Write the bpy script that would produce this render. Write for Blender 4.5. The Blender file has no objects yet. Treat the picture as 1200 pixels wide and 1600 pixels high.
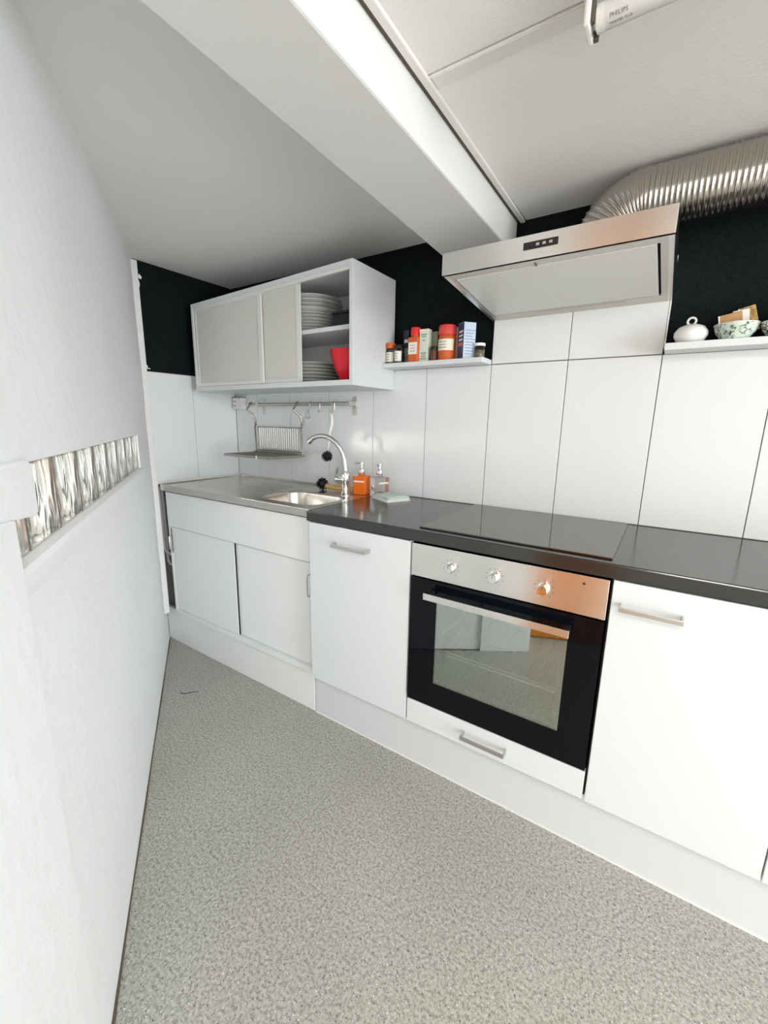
import bpy, bmesh, math, random
from mathutils import Vector, Matrix
random.seed(4)
PI = math.pi
scn = bpy.context.scene
COL = scn.collection

# ------------------------------------------------------------------ camera
cam_d = bpy.data.cameras.new('camera')
cam = bpy.data.objects.new('camera', cam_d); COL.objects.link(cam)
R0 = (0.83317156, 0.55274749, 0.01718612)
R1 = (0.12899397, -0.1640285, -0.97798528)
R2 = (-0.53775989, 0.81704643, -0.20796497)
m = Matrix(((R0[0], -R1[0], -R2[0], 0.67625), (R0[1], -R1[1], -R2[1], -1.74212), (R0[2], -R1[2], -R2[2], 1.29231), (0, 0, 0, 1)))
cam.matrix_world = m
cam_d.sensor_fit = 'VERTICAL'; cam_d.sensor_height = 36; cam_d.lens = 663.9 / 1600 * 36
cam_d.clip_start = 0.01
scn.camera = cam

# ------------------------------------------------------------------ world, lights, exposure
w = bpy.data.worlds.new('world'); scn.world = w; w.use_nodes = True
bg = w.node_tree.nodes['Background']; bg.inputs[0].default_value = (0.86, 0.93, 1, 1); bg.inputs[1].default_value = 1.0
scn.view_settings.view_transform = 'Standard'; scn.view_settings.look = 'None'
scn.view_settings.exposure = 0.27; scn.view_settings.gamma = 1; scn.view_settings.use_curve_mapping = False

def area(name, loc, target, sx, sy, power, col=(1, 1, 1)):
    l = bpy.data.lights.new(name, 'AREA'); l.shape = 'RECTANGLE'; l.size = sx; l.size_y = sy; l.energy = power; l.color = col
    o = bpy.data.objects.new(name, l); COL.objects.link(o); o.location = loc
    o.rotation_euler = (Vector(target) - Vector(loc)).to_track_quat('-Z', 'Z').to_euler()
    return o
area('window_light_right', (4.92, -2.35, 1.15), (0, -2.35, 1.15), 2.9, 1.55, 178, (0.965, 0.985, 1))
area('window_light_front', (3.45, -4.12, 1.22), (3.45, 0, 1.22), 1.9, 1.45, 40, (1, 0.995, 0.98))
area('window_light_hall', (-2.72, -2.8, 1.2), (0, -2.8, 1.2), 1.3, 1.3, 80, (1, 0.985, 0.95))  # added unseen source that backlights the glass blocks from the hall
area('ceiling_panel_light', (1.0, -2.2, 1.985), (1.0, -2.2, 0), 0.56, 0.56, 19, (0.96, 0.98, 1))  # added fill light that brightens the floor and its bounce

# ------------------------------------------------------------------ materials
def mat(name, col, rough=0.5, metal=0.0, trans=0.0, ior=1.45, bump=None, var=None, coat=0.0, spec=0.5, stretch=None, emit=None, sss=0):
    """bump=(scale,strength) noise bump; var=(scale,amount,dark colour) noise colour variation"""
    mt = bpy.data.materials.new(name); mt.use_nodes = True
    nt = mt.node_tree; b = nt.nodes['Principled BSDF']
    b.inputs['Base Color'].default_value = (*col, 1); b.inputs['Roughness'].default_value = rough
    b.inputs['Metallic'].default_value = metal; b.inputs['Transmission Weight'].default_value = trans
    b.inputs['IOR'].default_value = ior; b.inputs['Coat Weight'].default_value = coat
    b.inputs['Specular IOR Level'].default_value = spec
    tc = nt.nodes.new('ShaderNodeTexCoord'); mp = nt.nodes.new('ShaderNodeMapping')
    nt.links.new(tc.outputs['Object'], mp.inputs[0])
    if stretch: mp.inputs['Scale'].default_value = stretch
    if bump:
        n = nt.nodes.new('ShaderNodeTexNoise'); n.inputs['Scale'].default_value = bump[0]; n.inputs['Detail'].default_value = 4
        bp = nt.nodes.new('ShaderNodeBump'); bp.inputs['Strength'].default_value = bump[1]; bp.inputs['Distance'].default_value = bump[2] if len(bump) > 2 else 0.002
        nt.links.new(mp.outputs[0], n.inputs['Vector']); nt.links.new(n.outputs[0], bp.inputs['Height']); nt.links.new(bp.outputs[0], b.inputs['Normal'])
    if var:
        n2 = nt.nodes.new('ShaderNodeTexNoise'); n2.inputs['Scale'].default_value = var[0]; n2.inputs['Detail'].default_value = 5
        rp = nt.nodes.new('ShaderNodeValToRGB'); rp.color_ramp.elements[0].position = 0.5 - var[1]; rp.color_ramp.elements[1].position = 0.5 + var[1]
        rp.color_ramp.elements[0].color = (*var[2], 1); rp.color_ramp.elements[1].color = (*col, 1)
        nt.links.new(mp.outputs[0], n2.inputs['Vector']); nt.links.new(n2.outputs[0], rp.inputs[0]); nt.links.new(rp.outputs[0], b.inputs['Base Color'])
    return mt

M = {}
M['plaster'] = mat('white_rough_plaster', (0.90, 0.92, 0.925), 0.75, bump=(26, 0.4, 0.005))
M['plaster_beam'] = mat('beam_paint', (0.82, 0.825, 0.81), 0.7, bump=(60, 0.35, 0.002), var=(5, 0.4, (0.78, 0.785, 0.77)))
M['ceiling'] = mat('ceiling_paint', (0.89, 0.885, 0.86), 0.8, bump=(140, 0.5, 0.002), var=(4, 0.4, (0.86, 0.855, 0.83)))
M['batten'] = mat('ceiling_batten_paint', (0.80, 0.79, 0.76), 0.6)
M['gap'] = mat('dark_gap', (0.13, 0.10, 0.075), 0.9)
M['hall'] = mat('hall_wall_paint', (0.85, 0.845, 0.83), 0.8)
M['black'] = mat('black_wall_paint', (0.0065, 0.0095, 0.011), 0.75, spec=0.15, bump=(90, 0.5, 0.002), var=(160, 0.12, (0.003, 0.005, 0.006)))
M['grout'] = mat('grout', (0.20, 0.165, 0.125), 0.9)
M['tile'] = mat('white_tile', (0.74, 0.765, 0.765), 0.17, bump=(9, 0.08, 0.002), coat=0.2)
M['white'] = mat('white_laminate', (0.665, 0.69, 0.695), 0.32, bump=(30, 0.03, 0.001))
M['white_old'] = mat('aged_white_laminate', (0.78, 0.795, 0.785), 0.4, var=(6, 0.35, (0.75, 0.76, 0.745)))
M['plinth'] = mat('plinth_laminate', (0.62, 0.64, 0.645), 0.45)
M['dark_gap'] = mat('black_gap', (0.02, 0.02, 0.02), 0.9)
M['concrete'] = mat('bare_concrete', (0.30, 0.29, 0.27), 0.9, bump=(30, 0.6, 0.004))
M['worktop'] = mat('charcoal_laminate', (0.013, 0.016, 0.017), 0.16, ior=1.72)
M['worktop'].node_tree.nodes['Principled BSDF'].inputs['Specular Tint'].default_value = (1, 0.94, 0.86, 1)
M['hob'] = mat('black_ceramic_glass', (0.012, 0.012, 0.012), 0.05, ior=2.5)
M['hob'].node_tree.nodes['Principled BSDF'].inputs['Specular Tint'].default_value = (1, 0.95, 0.88, 1)
M['ovenglass'] = mat('black_oven_glass', (0.002, 0.003, 0.005), 0.03, spec=0.22)
M['cavity'] = mat('oven_cavity_enamel', (0.035, 0.04, 0.038), 0.45, bump=(200, 0.2, 0.001))
M['glass_tint'] = mat('tinted_oven_glass', (0.62, 0.66, 0.63), 0.0, trans=1.0, ior=1.5, spec=1.0)
M['steel'] = mat('brushed_steel', (0.66, 0.65, 0.63), 0.27, metal=1, bump=(7, 0.25, 0.0006), stretch=(1, 60, 160))
M['sinksteel'] = mat('sink_steel', (0.60, 0.57, 0.53), 0.24, metal=1, bump=(30, 0.1, 0.001))
M['wire'] = mat('dull_wire_metal', (0.40, 0.38, 0.34), 0.35, metal=1)
M['chrome'] = mat('chrome', (0.75, 0.75, 0.74), 0.09, metal=1)
M['nickel'] = mat('satin_nickel', (0.60, 0.585, 0.55), 0.3, metal=1)
M['duct'] = mat('aluminium_foil', (0.46, 0.43, 0.39), 0.2, metal=1)
M['filter'] = mat('pale_filter_panel', (0.74, 0.74, 0.71), 0.35, var=(5, 0.4, (0.70, 0.69, 0.65)))
M['frost'] = mat('frosted_glass', (0.95, 0.93, 0.88), 0.14, trans=0.42, ior=1.2)
M['alu'] = mat('pale_aluminium_frame', (0.78, 0.77, 0.73), 0.4, metal=0.15)
M['glass'] = mat('clear_glass', (0.95, 0.97, 0.96), 0.02, trans=1, ior=1.45)
M['porcelain'] = mat('white_porcelain', (0.80, 0.80, 0.77), 0.18, coat=0.3)
M['red'] = mat('red_plastic', (0.72, 0.012, 0.03), 0.3)
M['blackp'] = mat('black_plastic', (0.012, 0.012, 0.013), 0.4)
M['whitep'] = mat('white_plastic', (0.82, 0.82, 0.80), 0.35)
M['orangesoap'] = mat('orange_soap', (0.95, 0.20, 0.015), 0.12, trans=0.25, ior=1.35)
M['clearsoap'] = mat('clear_soap', (0.90, 0.88, 0.85), 0.05, trans=0.9, ior=1.35)
M['wood'] = mat('beech_wood', (0.72, 0.45, 0.16), 0.45, var=(14, 0.3, (0.60, 0.34, 0.11)), stretch=(1, 6, 6))
M['orangewood'] = mat('varnished_door_wood', (0.84, 0.29, 0.025), 0.5, var=(5, 0.3, (0.70, 0.22, 0.02)), stretch=(8, 8, 1))
M['cloth'] = mat('pale_green_cloth', (0.62, 0.70, 0.67), 0.9, bump=(300, 0.6, 0.002))
M['clothw'] = mat('white_cloth', (0.82, 0.83, 0.81), 0.9, bump=(300, 0.6, 0.002))
M['paprika'] = mat('orange_spice', (0.60, 0.11, 0.02), 0.5, bump=(300, 0.5))
M['capred'] = mat('red_cap', (0.75, 0.03, 0.02), 0.35)
M['capcoral'] = mat('coral_red_cap', (0.72, 0.07, 0.07), 0.35)
M['caporange'] = mat('orange_cap', (0.70, 0.13, 0.02), 0.4)
M['herb'] = mat('dried_herbs', (0.36, 0.33, 0.22), 0.9, bump=(300, 0.8), var=(90, 0.1, (0.12, 0.10, 0.05)))
M['greyspice'] = mat('ground_pepper', (0.30, 0.29, 0.27), 0.9, bump=(300, 0.8), var=(120, 0.1, (0.10, 0.10, 0.09)))
M['cream'] = mat('cream_label', (0.80, 0.76, 0.64), 0.6)
M['print'] = mat('dark_print', (0.06, 0.06, 0.06), 0.6)
M['printgreen'] = mat('green_print', (0.12, 0.22, 0.10), 0.6)
M['herbpack'] = mat('pale_green_pack', (0.66, 0.70, 0.60), 0.5)
M['greenpack'] = mat('olive_pack', (0.24, 0.27, 0.17), 0.5)
M['bluebox'] = mat('dark_blue_card', (0.03, 0.05, 0.13), 0.45)
M['lightblue'] = mat('pale_blue_card', (0.52, 0.62, 0.74), 0.45)
M['pinkred'] = mat('pink_red_print', (0.62, 0.16, 0.13), 0.5)
M['navy'] = mat('navy_plastic', (0.012, 0.016, 0.035), 0.5)
M['blush'] = mat('pale_pink_pack', (0.80, 0.66, 0.62), 0.5)
M['brown'] = mat('brown_paper', (0.50, 0.29, 0.12), 0.7, var=(60, 0.2, (0.40, 0.21, 0.08)))
M['darkbrown'] = mat('dark_brown_pack', (0.12, 0.045, 0.025), 0.6)
M['ochre'] = mat('ochre_pack', (0.52, 0.33, 0.10), 0.6, var=(80, 0.1, (0.25, 0.14, 0.04)))
M['paper'] = mat('white_paper', (0.80, 0.77, 0.72), 0.7)
M['hairthread'] = mat('dark_thread', (0.07, 0.06, 0.055), 0.8)
M['tube'] = mat('fluorescent_tube_glass', (0.84, 0.85, 0.84), 0.15)
M['dust'] = mat('dusty_dark_metal', (0.10, 0.085, 0.07), 0.7)
M['caulk'] = mat('white_caulk', (0.80, 0.80, 0.77), 0.6)

def floor_mat():
    mt = bpy.data.materials.new('speckled_vinyl'); mt.use_nodes = True; nt = mt.node_tree; b = nt.nodes['Principled BSDF']
    tc = nt.nodes.new('ShaderNodeTexCoord')
    def noise(s, d=2, r=0.5):
        n = nt.nodes.new('ShaderNodeTexNoise'); n.inputs['Scale'].default_value = s; n.inputs['Detail'].default_value = d; n.inputs['Roughness'].default_value = r
        nt.links.new(tc.outputs['Object'], n.inputs['Vector']); return n
    def ramp(src, stops):
        r = nt.nodes.new('ShaderNodeValToRGB'); e = r.color_ramp.elements
        e[0].position, e[0].color = stops[0][0], (*stops[0][1], 1); e[1].position, e[1].color = stops[-1][0], (*stops[-1][1], 1)
        for p, c in stops[1:-1]: x = e.new(p); x.color = (*c, 1)
        nt.links.new(src, r.inputs[0]); return r
    def mix(f, a, c, mode='MIX'):
        x = nt.nodes.new('ShaderNodeMixRGB'); x.blend_type = mode
        if isinstance(f, float): x.inputs[0].default_value = f
        else: nt.links.new(f, x.inputs[0])
        nt.links.new(a, x.inputs[1])
        if isinstance(c, tuple): x.inputs[2].default_value = (*c, 1)
        else: nt.links.new(c, x.inputs[2])
        return x
    base = ramp(noise(125, 3, 0.7).outputs[0], [(0.36, (0.25, 0.24, 0.21)), (0.48, (0.405, 0.395, 0.35)), (0.62, (0.53, 0.52, 0.475))])
    dark = ramp(noise(170, 1).outputs[0], [(0.66, (0, 0, 0)), (0.70, (1, 1, 1))])
    light = ramp(noise(210, 1).outputs[0], [(0.66, (0, 0, 0)), (0.72, (1, 1, 1))])
    a = mix(dark.outputs[0], base.outputs[0], (0.13, 0.12, 0.11)); c = mix(light.outputs[0], a.outputs[0], (0.80, 0.79, 0.74))
    big = ramp(noise(2.2, 3).outputs[0], [(0.3, (0.90, 0.90, 0.89)), (0.7, (1, 1, 1))])
    d = mix(1.0, c.outputs[0], big.outputs[0], 'MULTIPLY')
    nt.links.new(d.outputs[0], b.inputs['Base Color'])
    b.inputs['Roughness'].default_value = 0.42
    bp = nt.nodes.new('ShaderNodeBump'); bp.inputs['Strength'].default_value = 0.25; bp.inputs['Distance'].default_value = 0.001
    nt.links.new(noise(260).outputs[0], bp.inputs['Height']); nt.links.new(bp.outputs[0], b.inputs['Normal'])
    return mt
M['floor'] = floor_mat()
M['seam'] = mat('vinyl_seam', (0.30, 0.285, 0.25), 0.7)
def brushed():
    mt = mat('brushed_steel_vertical_glow', (0.82, 0.80, 0.765), 0.29, metal=1); nt = mt.node_tree; b = nt.nodes['Principled BSDF']
    c = nt.nodes.new('ShaderNodeCombineXYZ'); c.inputs[2].default_value = 1; nt.links.new(c.outputs[0], b.inputs['Tangent'])
    b.inputs['Anisotropic'].default_value = 0.93
    return mt
M['steel'] = brushed()
def coated_glass():
    mt = mat('coated_oven_window', (0.90, 0.94, 0.91), 0.0, trans=1.0, ior=1.45); nt = mt.node_tree; b = nt.nodes['Principled BSDF']; out = nt.nodes['Material Output']
    g = nt.nodes.new('ShaderNodeBsdfGlossy'); g.inputs['Roughness'].default_value = 0.015; g.inputs['Color'].default_value = (0.80, 0.86, 0.81, 1)
    m_ = nt.nodes.new('ShaderNodeMixShader'); m_.inputs[0].default_value = 0.36
    nt.links.new(b.outputs[0], m_.inputs[1]); nt.links.new(g.outputs[0], m_.inputs[2]); nt.links.new(m_.outputs[0], out.inputs[0]); return mt
M['glass_tint'] = coated_glass()

def block_mat():
    mt = bpy.data.materials.new('wavy_block_glass'); mt.use_nodes = True; nt = mt.node_tree; b = nt.nodes['Principled BSDF']
    b.inputs['Base Color'].default_value = (0.86, 0.86, 0.82, 1); b.inputs['Roughness'].default_value = 0.16
    b.inputs['Transmission Weight'].default_value = 1; b.inputs['IOR'].default_value = 1.5
    tc = nt.nodes.new('ShaderNodeTexCoord'); mp = nt.nodes.new('ShaderNodeMapping'); mp.inputs['Scale'].default_value = (1.6, 1, 0.55); mp.inputs['Rotation'].default_value = (0, 0.35, 0)
    n = nt.nodes.new('ShaderNodeTexNoise'); n.inputs['Scale'].default_value = 9; n.inputs['Detail'].default_value = 1.0; n.inputs['Distortion'].default_value = 1.0
    bp = nt.nodes.new('ShaderNodeBump'); bp.inputs['Strength'].default_value = 1; bp.inputs['Distance'].default_value = 0.022
    nt.links.new(tc.outputs['Object'], mp.inputs[0]); nt.links.new(mp.outputs[0], n.inputs['Vector']); nt.links.new(n.outputs[0], bp.inputs['Height']); nt.links.new(bp.outputs[0], b.inputs['Normal'])
    return mt
M['block'] = block_mat()
M['joint'] = mat('grey_joint', (0.16, 0.15, 0.13), 0.9)

def pattern_mat(name, kind):
    mt = bpy.data.materials.new(name); mt.use_nodes = True; nt = mt.node_tree; b = nt.nodes['Principled BSDF']; b.inputs['Roughness'].default_value = 0.2
    tc = nt.nodes.new('ShaderNodeTexCoord'); r = nt.nodes.new('ShaderNodeValToRGB'); e = r.color_ramp.elements
    if kind == 'green':
        n = nt.nodes.new('ShaderNodeTexNoise'); n.inputs['Scale'].default_value = 75; n.inputs['Detail'].default_value = 3; n.inputs['Distortion'].default_value = 1.0
        e[0].position = 0.33; e[0].color = (0.04, 0.07, 0.05, 1); e[1].position = 0.50; e[1].color = (0.66, 0.74, 0.66, 1)
        x = e.new(0.42); x.color = (0.36, 0.46, 0.36, 1); out = n.outputs[0]
    else:
        n = nt.nodes.new('ShaderNodeTexVoronoi'); n.feature = 'DISTANCE_TO_EDGE'; n.inputs['Scale'].default_value = 75; out = n.outputs[0]
        e[0].position = 0.05; e[0].color = (0.02, 0.02, 0.022, 1); e[1].position = 0.12; e[1].color = (0.75, 0.75, 0.72, 1)
    nt.links.new(tc.outputs['Object'], n.inputs['Vector']); nt.links.new(out, r.inputs[0]); nt.links.new(r.outputs[0], b.inputs['Base Color'])
    return mt
M['greenbowl'] = pattern_mat('green_speckled_glaze', 'green'); M['bwbowl'] = pattern_mat('black_white_lattice_glaze', 'bw')

# ------------------------------------------------------------------ mesh helpers
ORG = {}
class MB:
    def __init__(s): s.b = bmesh.new()
    def box(s, x0, x1, y0, y1, z0, z1):
        if x0 > x1: x0, x1 = x1, x0
        if y0 > y1: y0, y1 = y1, y0
        v = [s.b.verts.new(p) for p in ((x0, y0, z0), (x1, y0, z0), (x1, y1, z0), (x0, y1, z0), (x0, y0, z1), (x1, y0, z1), (x1, y1, z1), (x0, y1, z1))]
        for f in ((3, 2, 1, 0), (4, 5, 6, 7), (0, 1, 5, 4), (1, 2, 6, 5), (2, 3, 7, 6), (3, 0, 4, 7)): s.b.faces.new([v[i] for i in f])
        return s
    def hexa(s, p):   # 8 points, bottom loop ccw then top loop ccw
        v = [s.b.verts.new(q) for q in p]
        for f in ((3, 2, 1, 0), (4, 5, 6, 7), (0, 1, 5, 4), (1, 2, 6, 5), (2, 3, 7, 6), (3, 0, 4, 7)): s.b.faces.new([v[i] for i in f])
        return s
    def prism(s, pts, a, b, axis='y'):
        def P(p, t): return {'y': (p[0], t, p[1]), 'z': (p[0], p[1], t), 'x': (t, p[0], p[1])}[axis]
        A = [s.b.verts.new(P(p, a)) for p in pts]; B = [s.b.verts.new(P(p, b)) for p in pts]; n = len(pts)
        s.b.faces.new(A); s.b.faces.new(B[::-1])
        for i in range(n): s.b.faces.new((A[i], B[i], B[(i + 1) % n], A[(i + 1) % n]))
        bmesh.ops.recalc_face_normals(s.b, faces=s.b.faces[:])
        return s
    def tube(s, pts, r, seg=10, closed=False, cap=True):
        pts = [Vector(p) for p in pts]; n = len(pts); rr = r if isinstance(r, (list, tuple)) else [r] * n
        rings = []; up = None
        for i, p in enumerate(pts):
            if closed: t = (pts[(i + 1) % n] - pts[i - 1])
            else: t = pts[min(i + 1, n - 1)] - pts[max(i - 1, 0)]
            t.normalize()
            if up is None:
                up = Vector((0, 0, 1)) if abs(t.z) < 0.9 else Vector((1, 0, 0))
            u = (up - t * up.dot(t)).normalized(); v = t.cross(u); up = u
            rings.append([s.b.verts.new(p + (u * math.cos(2 * PI * k / seg) + v * math.sin(2 * PI * k / seg)) * rr[i]) for k in range(seg)])
        for i in range(n if closed else n - 1):
            A, B = rings[i], rings[(i + 1) % n]
            for k in range(seg): s.b.faces.new((A[k], A[(k + 1) % seg], B[(k + 1) % seg], B[k]))
        if cap and not closed: s.b.faces.new(rings[0][::-1]); s.b.faces.new(rings[-1])
        return s
    def lathe(s, prof, c=(0, 0, 0), seg=28, axis='z'):
        rings = []
        for r, z in prof:
            def P(a):
                x, y = r * math.cos(a), r * math.sin(a)
                return {'z': (c[0] + x, c[1] + y, c[2] + z), 'y': (c[0] + x, c[1] - z, c[2] + y), 'x': (c[0] + z, c[1] + x, c[2] + y)}[axis]
            rings.append([s.b.verts.new(P(0))] if r < 1e-6 else [s.b.verts.new(P(2 * PI * k / seg)) for k in range(seg)])
        for A, B in zip(rings, rings[1:]):
            for k in range(seg):
                k2 = (k + 1) % seg
                if len(A) == 1 and len(B) == 1: continue
                if len(A) == 1: s.b.faces.new((A[0], B[k2], B[k]))
                elif len(B) == 1: s.b.faces.new((A[k], A[k2], B[0]))
                else: s.b.faces.new((A[k], A[k2], B[k2], B[k]))
        return s
    def cyl(s, c, r, h, axis='z', seg=20): return s.lathe([(0, 0), (r, 0), (r, h), (0, h)], c, seg, axis)
    def xf(s, mtx): s.b.transform(mtx); return s

def tag(o, label=None, cat=None, group=None, kind=None):
    if label: o['label'] = label
    if cat: o['category'] = cat
    if group: o['group'] = group
    if kind: o['kind'] = kind
    return o
def build(name, mb, material, parent=None, bevel=0, smooth=False, label=None, kind=None, origin=None):
    me = bpy.data.meshes.new(name)
    bmesh.ops.recalc_face_normals(mb.b, faces=mb.b.faces[:])
    wo = Vector(ORG.get(parent.name if parent else None, (0, 0, 0)))
    if origin is not None: wl = Vector(origin)
    else: wl = wo
    mb.b.transform(Matrix.Translation(-wl)); mb.b.to_mesh(me); mb.b.free()
    if smooth:
        for p in me.polygons: p.use_smooth = True
    o = bpy.data.objects.new(name, me); COL.objects.link(o); me.materials.append(material)
    if parent: o.parent = parent
    o.location = wl - wo
    ORG[o.name] = tuple(wl)
    if smooth:
        es = o.modifiers.new('edge', 'EDGE_SPLIT'); es.split_angle = math.radians(38)
    if bevel:
        b = o.modifiers.new('bevel', 'BEVEL'); b.width = bevel; b.segments = 2; b.limit_method = 'ANGLE'; b.angle_limit = math.radians(40)
        if not smooth: b.harden_normals = False
    if label: o['label'] = label
    if kind: o['kind'] = kind
    return o
def thing(name, label, cat, loc=(0, 0, 0), group=None, local=False):
    o = bpy.data.objects.new(name, None); COL.objects.link(o); o.location = loc
    o.empty_display_size = 0.05
    ORG[o.name] = (0, 0, 0) if local else tuple(loc)
    return tag(o, label, cat, group)
def struct(name, mb, material, bevel=0, origin=None, smooth=False):
    return tag(build(name, mb, material, None, bevel, smooth, origin=origin), kind='structure')
def copy_tree(o, parent=None):
    c = o.copy(); COL.objects.link(c); c.parent = parent
    for ch in list(o.children): copy_tree(ch, c)
    return c
def B(*a): return MB().box(*a)
def arc(c, r, a0, a1, n, plane='xz'):
    out = []
    for i in range(n + 1):
        a = a0 + (a1 - a0) * i / n; u, v = r * math.cos(a), r * math.sin(a)
        out.append({'xz': (c[0] + u, c[1], c[2] + v), 'yz': (c[0], c[1] + u, c[2] + v), 'xy': (c[0] + u, c[1] + v, c[2])}[plane])
    return out
def rrect(x0, x1, y0, y1, r, n=6):
    p = []
    for cx, cy, a in ((x1 - r, y1 - r, 0), (x0 + r, y1 - r, PI / 2), (x0 + r, y0 + r, PI), (x1 - r, y0 + r, 3 * PI / 2)):
        for i in range(n + 1): p.append((cx + r * math.cos(a + PI / 2 * i / n), cy + r * math.sin(a + PI / 2 * i / n)))
    return p

CZ = 2.038      # ceiling
HC = 0.944      # worktop
XE = 5.0; YF = -4.2; XW = -2.8

# ------------------------------------------------------------------ room shell
fl = struct('floor', B(XW, XE, YF, 0.1, -0.08, -0.0006), M['seam'])
def clip(poly, nx, ny, c, keep):   # keep side of nx*x+ny*y<=c (keep=1) or >= (keep=-1)
    out = []
    for i in range(len(poly)):
        a, b = poly[i], poly[(i + 1) % len(poly)]
        da, db = (nx * a[0] + ny * a[1] - c) * keep, (nx * b[0] + ny * b[1] - c) * keep
        if da <= 0: out.append(a)
        if da * db < 0: t = da / (da - db); out.append((a[0] + (b[0] - a[0]) * t, a[1] + (b[1] - a[1]) * t))
    return out
fa = math.radians(66.5); nx, ny = math.sin(fa), -math.cos(fa)
cuts = [-3, -1.27, -0.268, 0.209, 1.43, 2.43, 6]
for c0, c1 in zip(cuts, cuts[1:]):
    poly = clip(clip([(XW, YF), (XE, YF), (XE, 0), (XW, 0)], nx, ny, c1 - 0.0005, 1), nx, ny, c0 + 0.0005, -1)
    if len(poly) > 2: build('vinyl_sheet', MB().prism(poly, -0.0006, 0, 'z'), M['floor'], fl)

cl = struct('ceiling', B(XW, XE, YF, 0.1, CZ, CZ + 0.12), M['ceiling'])
BX = 0.128
build('ceiling_board', B(BX, XE, YF, -0.777, CZ - 0.006, CZ), M['ceiling'], cl, bevel=0.002)
build('ceiling_board', B(BX, XE, -0.770, 0.016, CZ - 0.006, CZ), M['ceiling'], cl, bevel=0.002)
build('joint_strip', B(BX + 0.012, XE, -0.768, -0.735, CZ - 0.0085, CZ - 0.006), M['batten'], cl, bevel=0.001)
build('edge_strip', MB().prism([(0.108, 0.016), (0.1255, 0.016), (0.150, -1.9), (0.130, -1.9)], CZ - 0.013, CZ - 0.003, 'z'), M['batten'], cl, bevel=0.003)
build('crack_line', MB().prism([(0.100, 0.014), (0.109, 0.014), (0.131, -1.9), (0.122, -1.9)], CZ - 0.009, CZ - 0.002, 'z'), M['gap'], cl)
bm_ = MB().prism([(-0.152, 0.016), (0.0965, 0.016), (0.1205, -1.9), (0.135, YF), (-0.06, YF), (-0.094, -1.3)], 1.92, CZ, 'z')
beam = struct('trim_1', bm_, M['plaster_beam'], bevel=0.006)
beam['label'] = 'broad white ceiling beam running from above the range hood towards the camera'

# back wall: black paint above, tiles below
wb = struct('wall_back', B(XW, XE, 0.016, 0.14, 0, CZ), M['black'])
build('tile_bed', MB().prism([(-1.70, 0.88), (XE, 0.88), (XE, 1.526), (0.622, 1.526), (0.622, 1.818), (0.037, 1.818), (0.037, 1.526), (-1.70, 1.526)], 0.0075, 0.016), M['grout'], wb)
build('plain_plaster', B(-1.70, XE, 0.008, 0.016, 0, 0.88), M['concrete'], wb)
seams = [-1.577, -1.385, -1.109, -0.829, -0.545, -0.256, 0.037, 0.328, 0.621, 0.913, 1.205, 1.497, 1.789, 2.081, 2.373, 2.665, 2.957]
TG = 0.0013
for a, b in zip(seams, seams[1:]):
    build('tile', B(a + TG, b - TG, 0, 0.0085, 0.946, 1.524), M['tile'], wb, bevel=0.0012)
for a, b in ((0.037, 0.328), (0.328, 0.621)):
    build('tile', B(a + TG, b - TG, 0, 0.0085, 1.5275, 1.818), M['tile'], wb, bevel=0.0012)
build('edge_strip', B(0.621, 0.625, -0.001, 0.016, 1.545, 1.822), M['whitep'], wb)
build('wall_filler', MB().tube([(-0.215, 0.012, 1.93), (-0.222, 0.012, 1.90), (-0.214, 0.012, 1.87), (-0.20, 0.012, 1.85)], 0.004, 6), M['black'], wb)

# short end wall on the left
we = struct('wall_end', B(XW - .0, -1.585, -0.555, 0.016, 0.93, CZ), M['black'])
build('hollow_wall', B(-1.80, -1.715, -0.6, 0.008, 0, 0.93), M['concrete'], we)
build('tile_bed', B(-1.5855, -1.581, -0.545, 0.008, 0.93, 1.524), M['grout'], we)
for a, b in ((-0.545, -0.283), (-0.283, 0.0)):
    build('tile', B(-1.583, -1.577, a + TG, b - TG, 0.957, 1.521), M['tile'], we, bevel=0.001)
# torn plaster patches at the edge of the black paint
rp = random.Random(2)
for (y, z, sy, sz) in ((-0.505, 1.965, 0.008, 0.012), (-0.515, 1.93, 0.006, 0.03), (-0.520, 1.885, 0.006, 0.022), (-0.518, 1.845, 0.004, 0.012), (-0.517, 1.545, 0.010, 0.012), (-0.502, 1.537, 0.008, 0.003)):
    pts = [(y - .012 + sy * math.cos(k * PI / 4) * rp.uniform(.6, 1.2), z + sz * math.sin(k * PI / 4) * rp.uniform(.6, 1.2)) for k in range(8)]
    build('torn_patch', MB().prism(pts, -1.586, -1.5825, 'x'), M['plaster'], we)

# oblique left wall with a band of glass blocks: local frame, x along the wall towards the camera, y out of the wall
WA = math.radians(-33.83); WO = (-1.648, -0.507)
WM = Matrix.Translation((WO[0], WO[1], 0)) @ Matrix.Rotation(WA, 4, 'Z')
def wall_box(x0, x1, y0, y1, z0, z1): return B(x0, x1, y0, y1, z0, z1)
def rough(mb, cut=26, amp=0.004, seed=1):
    r = random.Random(seed)
    from mathutils import noise
    bmesh.ops.subdivide_edges(mb.b, edges=[e for e in mb.b.edges if e.calc_length() > 0.12], cuts=cut, use_grid_fill=True)
    for v in mb.b.verts:
        if v.co.y > -0.001 and 0.001 < v.co.z < CZ - 0.001:
            v.co.y += (noise.noise(v.co * 3.1)) * amp + noise.noise(v.co * 9) * amp * 0.35 - amp * 0.3
    return mb
wl_mb = MB().box(-0.13, 2.16, -0.13, 0, 0, 1.045)
wl = struct('wall_left', rough(wl_mb), M['plaster'], smooth=True)
wl.matrix_world = WM
wl2 = build('upper_wall', rough(MB().box(-0.13, 2.16, -0.13, 0, 1.217, CZ)), M['plaster'], wl, smooth=True)
build('corner_pier', MB().box(-0.13, 0.463, -0.13, -0.001, 1.045, 1.217), M['plaster'], wl)
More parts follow.
